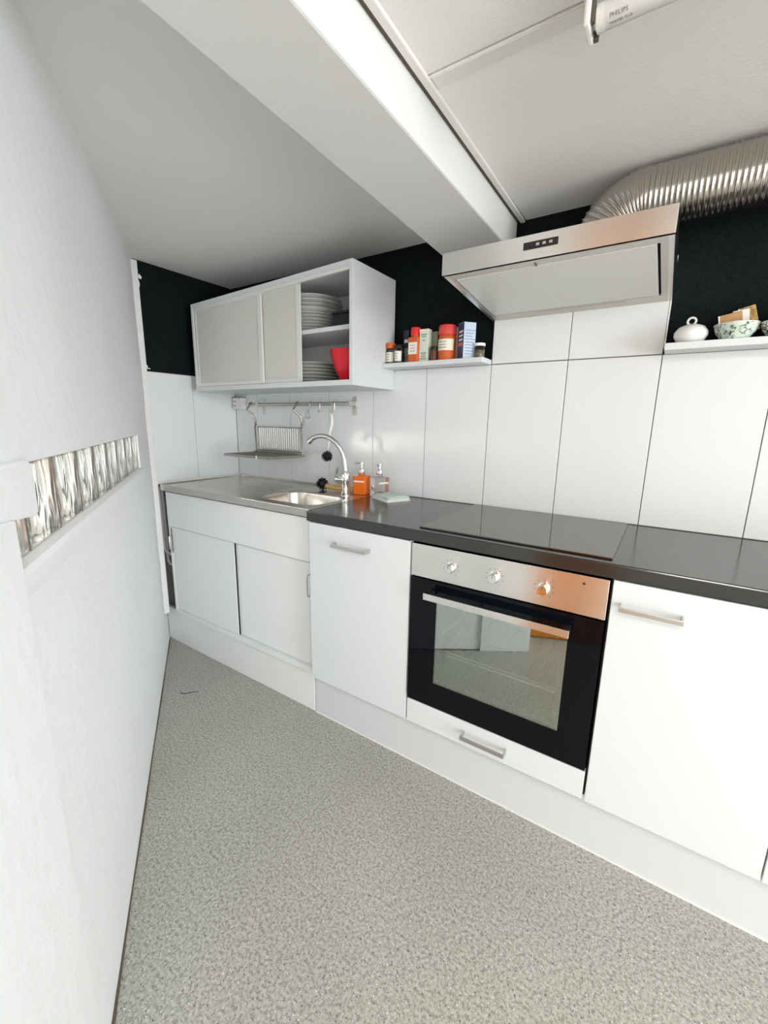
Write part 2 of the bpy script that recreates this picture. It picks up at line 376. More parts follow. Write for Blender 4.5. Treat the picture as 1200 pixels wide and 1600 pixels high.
build('wall_pier', MB().prism([(1.876, 0), (2.16, 0), (2.16, 1.176), (1.876, 1.146)], -0.12, 0.0135), M['plaster'], wl, bevel=0.002)
build('plaster_block', MB().prism([(1.770, 1.138), (1.78, 1.133), (1.875, 1.145), (2.16, 1.175), (2.16, 1.227), (1.785, 1.223), (1.766, 1.215)], -0.07, 0.0095), M['plaster'], wl, bevel=0.003)
# rounded sloping sill below the glass
sill = MB().prism([(-0.125, 1.045), (-0.125, 1.0748), (-0.004, 1.0748), (0.008, 1.068), (0.012, 1.058), (0.010, 1.044), (0.003, 1.020), (-0.004, 1.006), (-0.02, 1.0)], 0.42, 1.882, 'x')
build('sill', sill, M['plaster'], wl, bevel=0.002)
bs = [0.463, 0.601, 0.769, 0.937, 1.105, 1.273, 1.441, 1.609, 1.777, 1.945]
for a, b in zip(bs, bs[1:]):
    build('glass_block', B(a + 0.002, b - 0.002, -0.095, -0.007, 1.075, 1.216), M['block'], wl, bevel=0.004, origin=(a, 0, 1.07))
for a in bs[1:-1]:
    build('mortar_joint', B(a - 0.0016, a + 0.0016, -0.095, -0.0065, 1.0748, 1.217), M['joint'], wl)
build('floor_gap', MB().prism([(-0.05, 0.0), (2.09, 0.0), (2.09, 0.004), (1.8, 0.007), (1.5, 0.003), (1.2, 0.006), (.9, 0.003), (.6, 0.006), (.3, 0.003), (0, .006)], 0.0, 0.0035, 'z'), M['gap'], wl)

t2 = struct('trim_2', B(-1.602, -1.574, -0.566, -0.528, 0.205, 2.033), M['plaster_beam'], bevel=0.003)
struct('trim_3', B(-1.577, -1.5715, -0.53, -0.0, 0.944, 0.957), M['caulk'], bevel=0.001)

# rest of the room behind the camera
def holed(a0, a1, b0, b1, z0, z1, t0, t1, alongx):   # wall from a0 to a1 with a window hole b0..b1, z0..z1
    m_ = MB()
    for p in ((a0, b0, 0, CZ), (b1, a1, 0, CZ), (b0, b1, 0, z0), (b0, b1, z1, CZ)):
        m_.box(p[0], p[1], t0, t1, p[2], p[3]) if alongx else m_.box(t0, t1, p[0], p[1], p[2], p[3])
    return m_
struct('wall_right', holed(YF, 0.1, -3.82, -0.88, 0.37, 1.95, XE, XE + 0.1, False), M['hall'])
struct('wall_front', holed(XW, XE, 2.47, 4.43, 0.48, 1.96, YF - 0.1, YF, True), M['hall'])
struct('wall_hall', holed(YF, 0.1, -3.47, -2.13, 0.53, 1.87, XW - 0.1, XW, False), M['hall'])
def window(n, x0, x1, y0, y1, z0, z1, alongx):
    f = MB(); t = 0.045
    if alongx:
        for a in (x0, (x0 + x1) / 2 - t / 2, x1 - t): f.box(a, a + t, y0, y1, z0, z1)
        for z in (z0, z1 - t): f.box(x0 + t, x1 - t, y0 + .002, y1 - .002, z, z + t)
    else:
        for a in (y0, (y0 + y1) / 2 - t / 2, y1 - t): f.box(x0, x1, a, a + t, z0, z1)
        for z in (z0, z1 - t): f.box(x0 + .002, x1 - .002, y0 + t, y1 - t, z, z + t)
    return struct('window_%d' % n, f, M['whitep'])
window(1, XE + 0.03, XE + 0.08, -3.82, -0.88, 0.37, 1.95, False)
window(2, 2.47, 4.43, YF - 0.08, YF - 0.03, 0.48, 1.96, True)
window(3, XW - 0.08, XW - 0.03, -3.47, -2.13, 0.53, 1.87, False)  # unseen window added around the hall backlight
dr = struct('door_1', B(0, 0.74, -0.02, 0.02, 0.006, 2.0), M['orangewood'], bevel=0.003)
for z0, z1 in ((0.15, 0.9), (1.02, 1.85)):
    for x0, x1 in ((0.09, 0.34), (0.40, 0.65)):
        build('door_panel', B(x0, x1, 0.02, 0.028, z0, z1), M['orangewood'], dr, bevel=0.006)
build('door_handle', MB().cyl((0.70, 0.075, 1.0), 0.009, 0.055, 'y').tube([(0.70, 0.07, 1.0), (0.60, 0.07, 1.0)], 0.009, 10), M['nickel'], dr)
dr.matrix_world = Matrix.Translation((-0.16, -1.80, 0)) @ Matrix.Rotation(math.radians(-21), 4, 'Z')

# ------------------------------------------------------------------ fluorescent fitting
t = thing('ceiling_lamp', 'white fluorescent tube fitting on the ceiling at the upper right edge', 'lamp', (1.05, -0.83, CZ - 0.006))
build('lamp_body', B(0.462, 1.70, -0.90, -0.806, 1.984, CZ - 0.006), M['whitep'], t, bevel=0.003)
LY, LZ = -0.829, 1.956
for x, d in ((0.468, 1), (1.694, -1)):
    h = build('lamp_holder', B(x, x + 0.010 * d, -0.852, -0.803, 1.939, 1.984), M['whitep'], t, bevel=0.003)
    build('tube_socket', MB().box(x + 0.010 * d, x + 0.016 * d, -0.848, -0.838, 1.944, 1.984).box(x + 0.010 * d, x + 0.018 * d, -0.812, -0.804, 1.940, 1.955), M['dust'], h, bevel=0.001, kind='stuff')
tb = build('lamp_tube', MB().lathe([(0, 0), (0.015, 0), (0.018, 0.004), (0.018, 1.190), (0.015, 1.194), (0, 1.194)], (0.484, LY, LZ), 24, 'x'), M['tube'], t, smooth=True)
build('tube_cap', MB().lathe([(0.0181, 0), (0.0185, 0), (0.0185, 0.012), (0.0181, 0.012)], (0.486, LY, LZ), 24, 'x'), M['alu'], tb, smooth=True)
def text(txt, size, mtx, material, parent, name='lettering', ext=0.0002):
    c = bpy.data.curves.new(name, 'FONT'); c.body = txt; c.size = size; c.extrude = ext; c.align_x = 'LEFT'; c.resolution_u = 2
    o = bpy.data.objects.new(name, c); COL.objects.link(o)
    dg = bpy.context.evaluated_depsgraph_get(); me = bpy.data.meshes.new_from_object(o.evaluated_get(dg)); bpy.data.objects.remove(o)
    me.transform(mtx); b = MB(); b.b.from_mesh(me); bpy.data.meshes.remove(me)
    return build(name, b, material, parent)
M['greyprint'] = mat('grey_print', (0.25, 0.25, 0.24), 0.7)
def lamp_text(s, size, x, ang):
    # text laid on the lower front of the tube, reading along +x
    rot = Matrix.Rotation(ang, 4, 'X')
    c = Vector((x, LY, LZ)) + rot @ Vector((0, 0, 0.0182))
    return text(s, size, Matrix.Translation(c) @ rot, M['greyprint'], tb)
lamp_text('PHILIPS', 0.0085, 0.506, math.radians(140)); lamp_text('MASTER TL-D', 0.0055, 0.506, math.radians(168))

t = thing('panel_lamp', 'square white ceiling panel lamp behind the camera', 'lamp', (1.0, -2.2, 2.032))  # unseen lamp added to go with the ceiling fill light
build('lamp_housing', B(0.7, 1.3, -2.5, -1.9, 1.99, 2.032), M['whitep'], t, bevel=0.004)

# ------------------------------------------------------------------ base units
YD = -0.543
def handle(parent, x0, x1, z, y=YD, d=0.032, h=0.0125, material='nickel'):
    m_ = MB()
    m_.box(x0, x1, y - d - 0.004, y - d + 0.002, z - h / 2, z + h / 2)
    for x in (x0, x1 - 0.005): m_.box(x, x + 0.005, y - d + 0.002, y, z - h / 2, z + h / 2)
    return build('handle', m_, M[material], parent, bevel=0.0012)
def carcass(t, x0, x1, z0=0.222, z1=0.901, y=-0.524):
    c = MB(); c.box(x0, x0 + .016, y, -0.03, z0, z1); c.box(x1 - .016, x1, y, -0.03, z0, z1); c.box(x0 + .016, x1 - .016, y, -0.03, z0, z0 + .016)
    c.box(x0 + .016, x1 - .016, y, -0.03, z1 - .016, z1); c.box(x0 + .016, x1 - .016, -0.04, -0.03, z0 + .016, z1 - .016)
    return build('carcass', c, M['white_old'], t)
t = thing('base_cabinet', 'white base cabinet with one door between the sink unit and the oven', 'cabinet', (-0.235, -0.28, 0.222))
carcass(t, -0.467, -0.002)
d = build('door', B(-0.467, -0.004, YD, YD + 0.018, 0.220, 0.901), M['white'], t, bevel=0.0015); handle(d, -0.330, -0.168, 0.836)
t = thing('base_cabinet', 'white base cabinet directly right of the oven with a long satin handle', 'cabinet', (0.8, -0.28, 0.222))
carcass(t, 0.602, 0.998)
d = build('door', B(0.604, 0.9965, YD, YD + 0.018, 0.217, 0.901), M['white'], t, bevel=0.0015); handle(d, 0.624, 0.761, 0.838)
t = thing('base_cabinet', 'white base cabinet at the far right, only its lower left corner in view', 'cabinet', (1.3, -0.28, 0.222))
carcass(t, 1.0, 1.6)
d = build('door', B(1.0, 1.598, YD, YD + 0.018, 0.217, 0.901), M['white'], t, bevel=0.0015); handle(d, 1.42, 1.57, 0.838)
t = thing('oven_cabinet', 'white oven housing with a shallow drawer below the black oven', 'cabinet', (0.3, -0.28, 0.222))
c = MB(); c.box(-0.001, 0.0025, -0.524, -0.03, .222, .901); c.box(0.5985, 0.601, -0.524, -0.03, .222, .901); c.box(0.0025, .5985, -0.524, -0.03, .222, .236); c.box(0.0025, .5985, -.524, -.03, .300, .314)
build('carcass', c, M['dark_gap'], t)
d = build('drawer_front', B(0.0015, 0.597, YD, YD + 0.018, 0.220, 0.313), M['white'], t, bevel=0.0015); handle(d, 0.2235, 0.372, 0.273)

# plinth boards
t = thing('plinth_board', 'long white plinth board under the oven and the door cabinets', 'plinth', (0.55, -0.47, 0))
build('board', B(-0.502, 1.6, -0.484, -0.468, 0.001, 0.216), M['plinth'], t, bevel=0.001)
build('silicone_bead', B(-0.502, 1.6, -0.4875, -0.484, 0.0, 0.004), M['paper'], t)
t = thing('plinth_board', 'white plinth board below the sink cabinet in the left corner', 'plinth', (-1.0, -0.47, 0))
build('board', B(-1.678, -0.507, -0.486, -0.468, 0.001, 0.206), M['white_old'], t, bevel=0.001)

# sink cabinet
YS = -0.505
t = thing('sink_cabinet', 'aged white sink cabinet with two sliding doors and a plain apron', 'cabinet', (-1.0, -0.28, 0.21))
c = MB(); c.box(-1.545, -1.527, YS + .006, -0.03, 0.212, 0.905); c.box(-0.492, -0.474, YS + .006, -0.03, .212, .905); c.box(-1.527, -.492, YS + 0.03, -.03, .212, .228); c.box(-1.527, -.492, -.04, -.03, .228, .905)
build('carcass', c, M['white_old'], t)
build('apron', B(-1.545, -0.474, YS - 0.004, YS + 0.012, 0.716, 0.905), M['white_old'], t, bevel=0.0015)
build('side_stile', B(-1.545, -1.527, YS - 0.003, YS + 0.006, 0.212, 0.714), M['white_old'], t, bevel=0.001)
build('door_track', MB().box(-1.535, -0.478, YS - 0.004, YS + 0.028, 0.222, 0.232).box(-1.545, -0.474, YS - 0.006, YS - 0.001, 0.2065, 0.222), M['white_old'], t, bevel=0.001)
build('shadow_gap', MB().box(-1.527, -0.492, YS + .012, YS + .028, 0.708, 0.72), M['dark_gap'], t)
def wire_handle(par, x, z0, z1, y, r=0.0025):
    return build('handle', MB().tube([(x, y, z0), (x, y - 0.016, z0), (x, y - 0.022, z0 + 0.006), (x, y - .022, z1 - .006), (x, y - .016, z1), (x, y, z1)], r, 8), M['nickel'], par, smooth=True)
d = build('sliding_door', B(-1.524, -0.996, YS + 0.001, YS + 0.011, 0.233, 0.7125), M['white_old'], t, bevel=0.001)
wire_handle(d, -1.517, 0.585, 0.665, YS + .001); build('handle_rod', MB().tube([(-1.521, YS - .003, .568), (-1.521, YS - .003, .706)], .002, 6), M['dust'], d)
d = build('sliding_door', B(-1.010, -0.493, YS + 0.014, YS + 0.024, 0.233, 0.7125), M['white_old'], t, bevel=0.001); wire_handle(d, -0.512, 0.562, 0.658, YS + .014)
build('door_edge', B(-0.996, -0.9945, YS + 0.004, YS + 0.012, 0.233, 0.7125), M['dark_gap'], t)  # dark strip put in as the shade where the doors overlap

# stainless sink top
t = thing('sink', 'stainless steel sink top with a drainer on the left and one bowl', 'sink', (-1.0, -0.27, HC - 0.03))
X0, X1, Y0, Y1 = -1.553, -0.480, -0.528, -0.004
bx0, bx1, by0, by1 = -0.885, -0.520, -0.462, -0.195
ZT = HC
mb = MB(); inner = rrect(bx0, bx1, by0, by1, 0.075, 8); cx, cy = (bx0 + bx1) / 2, (by0 + by1) / 2
def outer(p):
    dx, dy = p[0] - cx, p[1] - cy; s_ = 1e9
    if dx > 1e-9: s_ = min(s_, (X1 - cx) / dx)
    if dx < -1e-9: s_ = min(s_, (X0 - cx) / dx)
    if dy > 1e-9: s_ = min(s_, (Y1 - cy) / dy)
    if dy < -1e-9: s_ = min(s_, (Y0 - cy) / dy)
    return (cx + dx * s_, cy + dy * s_)
vi = [mb.b.verts.new((p[0], p[1], ZT)) for p in inner]; vo = [mb.b.verts.new((*outer(p), ZT)) for p in inner]
# move the nearest outer vertex of each corner onto the corner
for c_ in ((X0, Y0), (X0, Y1), (X1, Y0), (X1, Y1)):
    v = min(vo, key=lambda q: (q.co.x - c_[0]) ** 2 + (q.co.y - c_[1]) ** 2); v.co.x, v.co.y = c_
n = len(inner)
for i in range(n): mb.b.faces.new((vi[i], vi[(i + 1) % n], vo[(i + 1) % n], vo[i]))
vd = [mb.b.verts.new((v.co.x, v.co.y, ZT - 0.030)) for v in vo]
for i in range(n): mb.b.faces.new((vo[i], vo[(i + 1) % n], vd[(i + 1) % n], vd[i]))
build('drainer_top', mb, M['sinksteel'], t)
mb = MB(); prev = None
for k, (ins, z) in enumerate(((0, 0), (0.004, -0.003), (0.007, -0.012), (0.012, -0.11), (0.022, -0.138), (0.05, -0.150), (0.09, -0.153), (0.115, -0.155))):
    loop = rrect(bx0 + ins, bx1 - ins, by0 + ins, by1 - ins, max(0.075 - ins * .5, 0.012), 8)
    ring = [mb.b.verts.new((p[0], p[1], ZT + z)) for p in loop]
    if prev:
        for i in range(n): mb.b.faces.new((prev[i], prev[(i + 1) % n], ring[(i + 1) % n], ring[i]))
    prev = ring
mb.b.faces.new(prev)
bw = build('bowl', mb, M['sinksteel'], t, smooth=True)
build('drain', MB().lathe([(0, 0.002), (0.012, 0.003), (0.03, 0.003), (0.036, 0)], (cx, cy, ZT - 0.156), 24), M['chrome'], bw, smooth=True)
build('overflow_hole', MB().cyl((-0.6, by1 - 0.0135, ZT - 0.038), 0.009, 0.003, 'y', 14).cyl((-0.578, by1 - 0.0135, ZT - 0.038), 0.009, 0.003, 'y', 14).cyl((-0.589, by1 - 0.0135, ZT - 0.058), 0.009, 0.003, 'y', 14), M['dark_gap'], bw)
rim = MB(); rim.box(X0, X1, -0.016, -0.0035, ZT - .001, ZT + 0.010); rim.box(X0, X0 + 0.008, Y0, -0.016, ZT - .001, ZT + .0045); rim.box(X0 + .008, X1, Y0, Y0 + .008, ZT - .001, ZT + .0025)
build('raised_rim', rim, M['sinksteel'], t, bevel=0.002)
for k in range(7): build('drainer_ridge', MB().tube([(-1.40, -0.42 + k * 0.045, ZT - 0.0012), (-0.95, -0.42 + k * 0.045, ZT - 0.0012)], 0.0026, 8), M['sinksteel'], t, smooth=True)

# worktop and hob
tag(build('worktop', B(-0.479, 1.62, -0.545, -0.002, 0.904, HC), M['worktop'], bevel=0.004, origin=(0.57, -0.27, 0.904)), 'long charcoal laminate worktop over the oven and cabinets', 'worktop')
t = thing('hob', 'black glass ceramic hob set into the worktop above the oven', 'hob', (0.3, -0.26, HC))
build('glass_plate', B(0.010, 0.592, -0.510, -0.016, HC, HC + 0.0055), M['hob'], t, bevel=0.002)

# ------------------------------------------------------------------ oven
t = thing('oven', 'built-in black glass oven with a steel control panel and three knobs', 'oven', (0.3, -0.3, 0.316))
OX0, OX1 = 0.004, 0.5955
p = build('control_panel', B(OX0, OX1, YD - 0.002, YD + 0.016, 0.786, 0.8985), M['steel'], t, bevel=0.001)
for (kx, kz) in ((0.148, 0.840), (0.291, 0.840), (0.434, 0.838)):
    kb = build('knob', MB().lathe([(0.0175, 0), (0.0175, 0.003), (0.0150, 0.004), (0.0145, 0.022), (0.0130, 0.024), (0, 0.024)], (kx, YD - 0.002, kz), 28, 'y'), M['chrome'], p, smooth=True)
    build('pointer_mark', B(kx - .0008, kx + .0008, YD - 0.0265, YD - 0.0258, kz + 0.004, kz + .012), M['print'], kb)
    dots = MB()
    for a in range(9):
        an = math.radians(230 - a * 35); dots.box(kx + 0.026 * math.cos(an) - .001, kx + .026 * math.cos(an) + .001, YD - 0.0024, YD - 0.0018, kz + .026 * math.sin(an) - .0014, kz + .026 * math.sin(an) + .0014)
    build('dial_marks', dots, M['print'], p, kind='stuff')
build('indicator_lamp', MB().cyl((0.535, YD - 0.002, 0.876), 0.0035, 0.001, 'y', 14), M['dark_gap'], p)
DZ0, DZ1 = 0.319, 0.782
gx0, gx1, gz0, gz1 = 0.104, 0.511, 0.412, 0.722
dd = MB(); y0, y1 = YD - 0.004, YD + 0.014
dd.box(OX0, gx0, y0, y1, DZ0, DZ1); dd.box(gx1, OX1, y0, y1, DZ0, DZ1); dd.box(gx0, gx1, y0, y1, DZ0, gz0); dd.box(gx0, gx1, y0, y1, gz1, DZ1)
door = build('oven_door', dd, M['ovenglass'], t, bevel=0.0)
build('window_glass', B(gx0, gx1, y0 + .0003, y0 + 0.0045, gz0, gz1), M['glass_tint'], door)
build('inner_frame', MB().box(gx0, gx0 + .02, y1 - .004, y1, gz0, gz1).box(gx1 - .02, gx1, y1 - .004, y1, gz0, gz1).box(gx0 + .02, gx1 - .02, y1 - .004, y1, gz0, gz0 + .022), M['blackp'], door)
hb = MB(); hb.box(0.076, 0.519, YD - 0.050, YD - 0.043, 0.730, 0.752)
hd = build('door_handle', hb, M['steel'], door, bevel=0.001)
build('handle_mount', B(0.079, 0.096, YD - 0.043, YD - 0.004, 0.733, 0.749), M['blackp'], hd, bevel=0.001); build('handle_mount', B(0.499, 0.516, YD - 0.043, YD - 0.004, 0.733, 0.749), M['blackp'], hd, bevel=0.001)
cv = MB(); a0, a1, b0, b1, z0, z1 = 0.05, 0.55, -0.523, -0.08, 0.36, 0.76
cv.box(a0 - .012, a0, b0, b1, z0, z1); cv.box(a1, a1 + .012, b0, b1, z0, z1); cv.box(a0, a1, b0, b1, z0 - .012, z0); cv.box(a0, a1, b0, b1, z1, z1 + .012); cv.box(a0 - .012, a1 + .012, b1, b1 + .012, z0 - .012, z1 + .012)
cav = build('cavity', cv, M['cavity'], t)
rk = MB()
for yy in (-0.512, -0.494): rk.tube([(a0 + .004, yy, 0.512), (a1 - .004, yy, 0.512)], 0.0030, 8)
rb = MB()
for k in range(14): rb.tube([(a0 + 0.02 + k * 0.0353, -0.5, 0.510), (a0 + 0.02 + k * 0.0353, -0.12, 0.510)], 0.0014, 5)
for xx in (a0 + .006, a1 - .006): rk.tube([(xx, -0.5, .512), (xx, -.12, .512)], .003, 6)
M['rackwire'] = mat('bright_rack_wire', (0.92, 0.92, 0.90), 0.35, metal=0.6)
wr_ = build('wire_rack', rk, M['rackwire'], t, smooth=True)
build('rack_bars', rb, M['wire'], wr_, smooth=True, kind='stuff')
rl = MB()
for zz in (0.45, 0.50, 0.55, 0.60, 0.65):
    for xx in (a0 + .004, a1 - .004): rl.tube([(xx, -0.515, zz), (xx, -0.1, zz)], 0.002, 5)
build('rack_runners', rl, M['chrome'], t, smooth=True, kind='stuff')

# ------------------------------------------------------------------ range hood and duct
t = thing('range_hood', 'wide stainless steel range hood with a pale sloping underside', 'range hood', (0.33, -0.2, 1.69))
hx0, hx1, hy = 0.030, 0.6265, -0.462
zf0, zf1 = 1.7315, 1.7935
build('front_panel', B(hx0, hx1, hy, hy + 0.012, zf0, zf1), M['steel'], t, bevel=0.001)
hbm = MB()
hbm.prism([(hy + .012, zf0 + .001), (0.004, 1.689), (0.004, 1.80), (-0.20, 1.80), (hy + .012, zf1)], hx0 + .001, hx0 + 0.013, 'x')
hbm.prism([(hy + .012, zf0 + .001), (0.004, 1.689), (0.004, 1.80), (-0.20, 1.80), (hy + .012, zf1)], hx1 - .013, hx1 - 0.001, 'x')
hbm.prism([(hy + .012, zf1 - .006), (hy + .012, zf1), (-0.20, 1.80), (0.004, 1.80), (0.004, 1.792)], hx0 + .013, hx1 - .013, 'x')
build('hood_body', hbm, M['steel'], t)
def under(y): return zf0 + 0.001 + (1.689 - zf0 - .001) * (y - (hy + .012)) / (0.004 - hy - .012)
def uplate(x0, x1, ya, yb, dz0, dz1):
    return MB().hexa([(x0, ya, under(ya) + dz0), (x1, ya, under(ya) + dz0), (x1, yb, under(yb) + dz0), (x0, yb, under(yb) + dz0), (x0, ya, under(ya) + dz1), (x1, ya, under(ya) + dz1), (x1, yb, under(yb) + dz1), (x0, yb, under(yb) + dz1)])
M['hoodunder'] = mat('pale_hood_metal', (0.60, 0.575, 0.52), 0.4, metal=0.6)
def under_frame():
    m2 = MB()
    for (a, b, c, d_) in ((hx0 + .013, hx0 + .024, hy + .012, 0.003), (hx1 - .030, hx1 - .013, hy + .012, .003), (hx0 + .024, hx1 - .030, hy + .012, hy + .044), (hx0 + .024, hx1 - .030, -0.058, .003)):
        m2.hexa([(a, c, under(c)), (b, c, under(c)), (b, d_, under(d_)), (a, d_, under(d_)), (a, c, under(c) + .006), (b, c, under(c) + .006), (b, d_, under(d_) + .006), (a, d_, under(d_) + .006)])
    return m2
build('under_frame', under_frame(), M['hoodunder'], t)
build('gap_plate', uplate(hx0 + .014, hx1 - .014, hy + .02, -0.04, 0.010, 0.013), M['dark_gap'], t)
fp = build('filter_panel', uplate(hx0 + .027, hx1 - .037, hy + .048, -0.064, -0.001, 0.006), M['filter'], t, bevel=0.001)
build('panel_catch', uplate(.30, .304, hy + .03, hy + .046, -0.002, 0.001), M['dust'], fp)
build('lamp_strip', uplate(0.20, 0.50, -0.046, -0.014, -0.002, 0.0), M['hoodunder'], t, bevel=0.0008)
cp = build('control_strip', B(0.275, 0.366, hy - 0.0015, hy + .002, 1.7565, 1.7755), M['blackp'], t, bevel=0.001)
for k, x in enumerate((0.292, 0.309, 0.326, 0.343)):
    build('button', B(x, x + .009, hy - 0.0035, hy - .0015, 1.7625, 1.7695), M['nickel'] if k > 0 else M['blackp'], cp, bevel=0.001)
t = thing('exhaust_duct', 'ribbed aluminium exhaust duct bending from the hood to the right', 'duct', (0.42, -0.16, 1.80))
path = []; R_ = 0.125; yc = -0.150; x0 = 0.412; zt = 1.945
path.append((x0, yc, 1.795))
for i in range(1, 4): path.append((x0, yc, 1.795 + (zt - R_ - 1.795) * i / 3))
# path by arc length: up, quarter bend, along the wall
l1 = zt - R_ - 1.802; l2 = R_ * PI / 2; l3 = 1.9 - x0 - R_
def dpath(q):
    if q < l1: return Vector((x0, yc, 1.802 + q))
    if q < l1 + l2: a = PI - (q - l1) / R_; return Vector((x0 + R_ + R_ * math.cos(a), yc, zt - R_ + R_ * math.sin(a)))
    return Vector((x0 + R_ + q - l1 - l2, yc, zt))
pts = []; rr = []; k = 0
while k * 0.0128 < l1 + l2 + l3:
    for ph, dr in ((0, 0), (0.12, .0030), (0.26, .0030), (0.38, 0), (0.68, -.0012)):
        pts.append(dpath((k + ph) * 0.0128)); rr.append(0.0765 + dr)
    k += 1
build('duct_tube', MB().tube(pts, rr, 40, cap=False), M['duct'], t, smooth=False)
build('duct_collar', MB().lathe([(0.083, 0), (0.083, 0.02), (0.080, 0.022)], (x0, yc, 1.8005), 36), M['whitep'], t, smooth=True)
for p_ in t.children: 
    for q in p_.data.polygons: q.use_smooth = True

# ------------------------------------------------------------------ wall cabinet
cx0, cx1, cyf = -1.497, -0.4285, -0.313
zb = 1.437
def ztop(x): return 1.872 + (1.907 - 1.872) * (x + 1.497) / 1.068
t = thing('wall_cabinet', 'white wall cabinet with frosted sliding doors, its right end open', 'cabinet', (-0.96, 0.0, zb))
def ybox(x0, x1, y0, y1, za0, za1, zb0, zb1):
    return MB().hexa([(x0, y0, za0), (x1, y0, zb0), (x1, y1, zb0), (x0, y1, za0), (x0, y0, za1), (x1, y0, zb1), (x1, y1, zb1), (x0, y1, za1)])
build('side_panel', ybox(cx1 - .018, cx1, cyf, -0.001, zb, ztop(cx1), zb, ztop(cx1)), M['white'], t, bevel=0.0015)
build('side_panel', ybox(cx0, cx0 + .016, cyf, -0.001, zb, ztop(cx0), zb, ztop(cx0)), M['white'], t, bevel=0.0015)
build('bottom_panel', B(cx0 + .016, cx1 - .018, cyf, -0.001, zb, zb + 0.022), M['white'], t, bevel=0.001)
build('top_panel', ybox(cx0 + .016, cx1 - .018, cyf, -0.001, ztop(cx0) - .02, ztop(cx0), ztop(cx1) - .022, ztop(cx1)), M['white'], t, bevel=0.001)
build('back_panel', ybox(cx0 + .016, cx1 - .018, -0.009, -0.001, zb + .022, ztop(cx0) - .02, zb + .022, ztop(cx1) - .022), M['white_old'], t)
build('shelf', B(cx0 + .016, cx1 - .018, cyf + 0.030, -0.009, 1.661, 1.679), M['white'], t, bevel=0.001)
tz = 0.020
build('door_rail', ybox(cx0 + .016, cx1 - .018, cyf + .002, cyf + .014, ztop(cx0) - .034, ztop(cx0) - .02, ztop(cx1) - .036, ztop(cx1) - .022), M['alu'], t, bevel=0.0008)
def sdoor(x0, x1, y, zlo=zb + .023):
    za, zc = ztop(x0) - .028, ztop(x1) - .028; fw = 0.020
    f = ybox(x0, x0 + fw, y, y + .007, zlo, za, zlo, ztop(x0 + fw) - .028)
    for bb in (ybox(x1 - fw * 1.3, x1, y, y + .007, zlo, ztop(x1 - fw * 1.3) - .028, zlo, zc),):
        me = bpy.data.meshes.new('tmp'); bb.b.to_mesh(me); f.b.from_mesh(me); bpy.data.meshes.remove(me)
    for (p0, p1, q0, q1) in ((zlo, zlo + .016, zlo, zlo + .016), (za - .012, za, zc - .012, zc)):
        bb = ybox(x0 + fw, x1 - fw * 1.3, y, y + .007, p0, p1, q0, q1); me = bpy.data.meshes.new('tmp'); bb.b.to_mesh(me); f.b.from_mesh(me); bpy.data.meshes.remove(me)
    d_ = build('sliding_door', f, M['alu'], t, bevel=0.0008)
    build('frosted_pane', ybox(x0 + fw, x1 - fw * 1.3, y + .002, y + .005, zlo + .016, za - .012, zlo + .016, zc - .012), M['frost'], d_)
    return d_
sdoor(cx0 + .017, -0.962, cyf + .003); sdoor(-1.235, -0.727, cyf + .015)

# plates in the cabinet
def plate_mesh(r, seg=40):
    return MB().lathe([(0, 0), (r * .50, 0), (r * .52, .0075), (r * .93, .0118), (r, .0138), (r * .99, .0152), (r * .66, .0055), (r * .58, .004), (0, .004)], (0, 0, 0), seg)
ORD = ['lowest', 'second lowest', 'third from the bottom', 'fourth from the bottom', 'fifth from the bottom', 'sixth from the bottom', 'seventh from the bottom']
def plates(x, y, z, r, n_, step, group, desc, names):
    o0 = None
    for k in range(n_):
        dx, dy = random.uniform(-.004, .004), random.uniform(-.004, .004)
        if o0 is None: o = o0 = build('plate', plate_mesh(r), M['porcelain'], None, smooth=True)
        else: o = o0.copy(); COL.objects.link(o)
        o.location = (x + dx, y + dy, z + k * step); tag(o, desc % names[k], 'plate', group)
plates(-0.790, -0.150, 1.680, 0.122, 6, 0.0137, 'plates stacked on the cabinet shelf', 'white dinner plate, %s in the tall stack beside the black box', ORD)
plates(-0.778, -0.160, 1.680 + 6 * 0.0137, 0.134, 4, 0.0172, 'larger plates topping the tall stack', 'larger white plate, %s of the tall stack in the wall cabinet', ['fourth from the top', 'third from the top', 'second from the top', 'topmost'])
plates(-0.79, -0.160, 1.4595, 0.128, 6, 0.0150, 'plates on the cabinet floor', 'off-white plate, %s in the low stack on the wall cabinet floor', ORD)
t = thing('storage_box', 'black lidded box beside the tall plate stack on the cabinet shelf', 'box', (-0.53, -0.15, 1.680))
build('box_body', B(-0.600, -0.458, -0.235, -0.06, 1.680, 1.738), M['blackp'], t, bevel=0.004); build('lid', B(-0.603, -0.455, -0.238, -0.057, 1.738, 1.748), M['blackp'], t, bevel=0.003)
t = thing('red_bowl', 'bright red deep plastic bowl at the right end of the cabinet floor', 'bowl', (-0.532, -0.215, 1.459))
build('bowl_shell', MB().lathe([(0.0, 0.0), (0.026, 0), (0.030, 0.004), (0.052, 0.045), (0.068, 0.09), (0.076, 0.128), (0.078, 0.130), (0.0735, 0.128), (0.063, 0.09), (0.045, 0.04), (0.025, 0.008), (0, 0.005)], (-0.532, -0.215, 1.4592), 40), M['red'], t, smooth=True)
t = thing('glass_jug', 'tall clear glass jug with a knobbed lid behind the red bowl', 'jug', (-0.585, -0.068, 1.459))
build('jug_body', MB().lathe([(0, 0), (0.052, 0), (0.056, 0.004), (0.056, 0.118), (0.048, 0.133), (0.044, 0.133), (0.052, 0.118), (0.052, 0.006), (0, 0.005)], (-0.585, -0.068, 1.4592), 32), M['glass'], t, smooth=True)
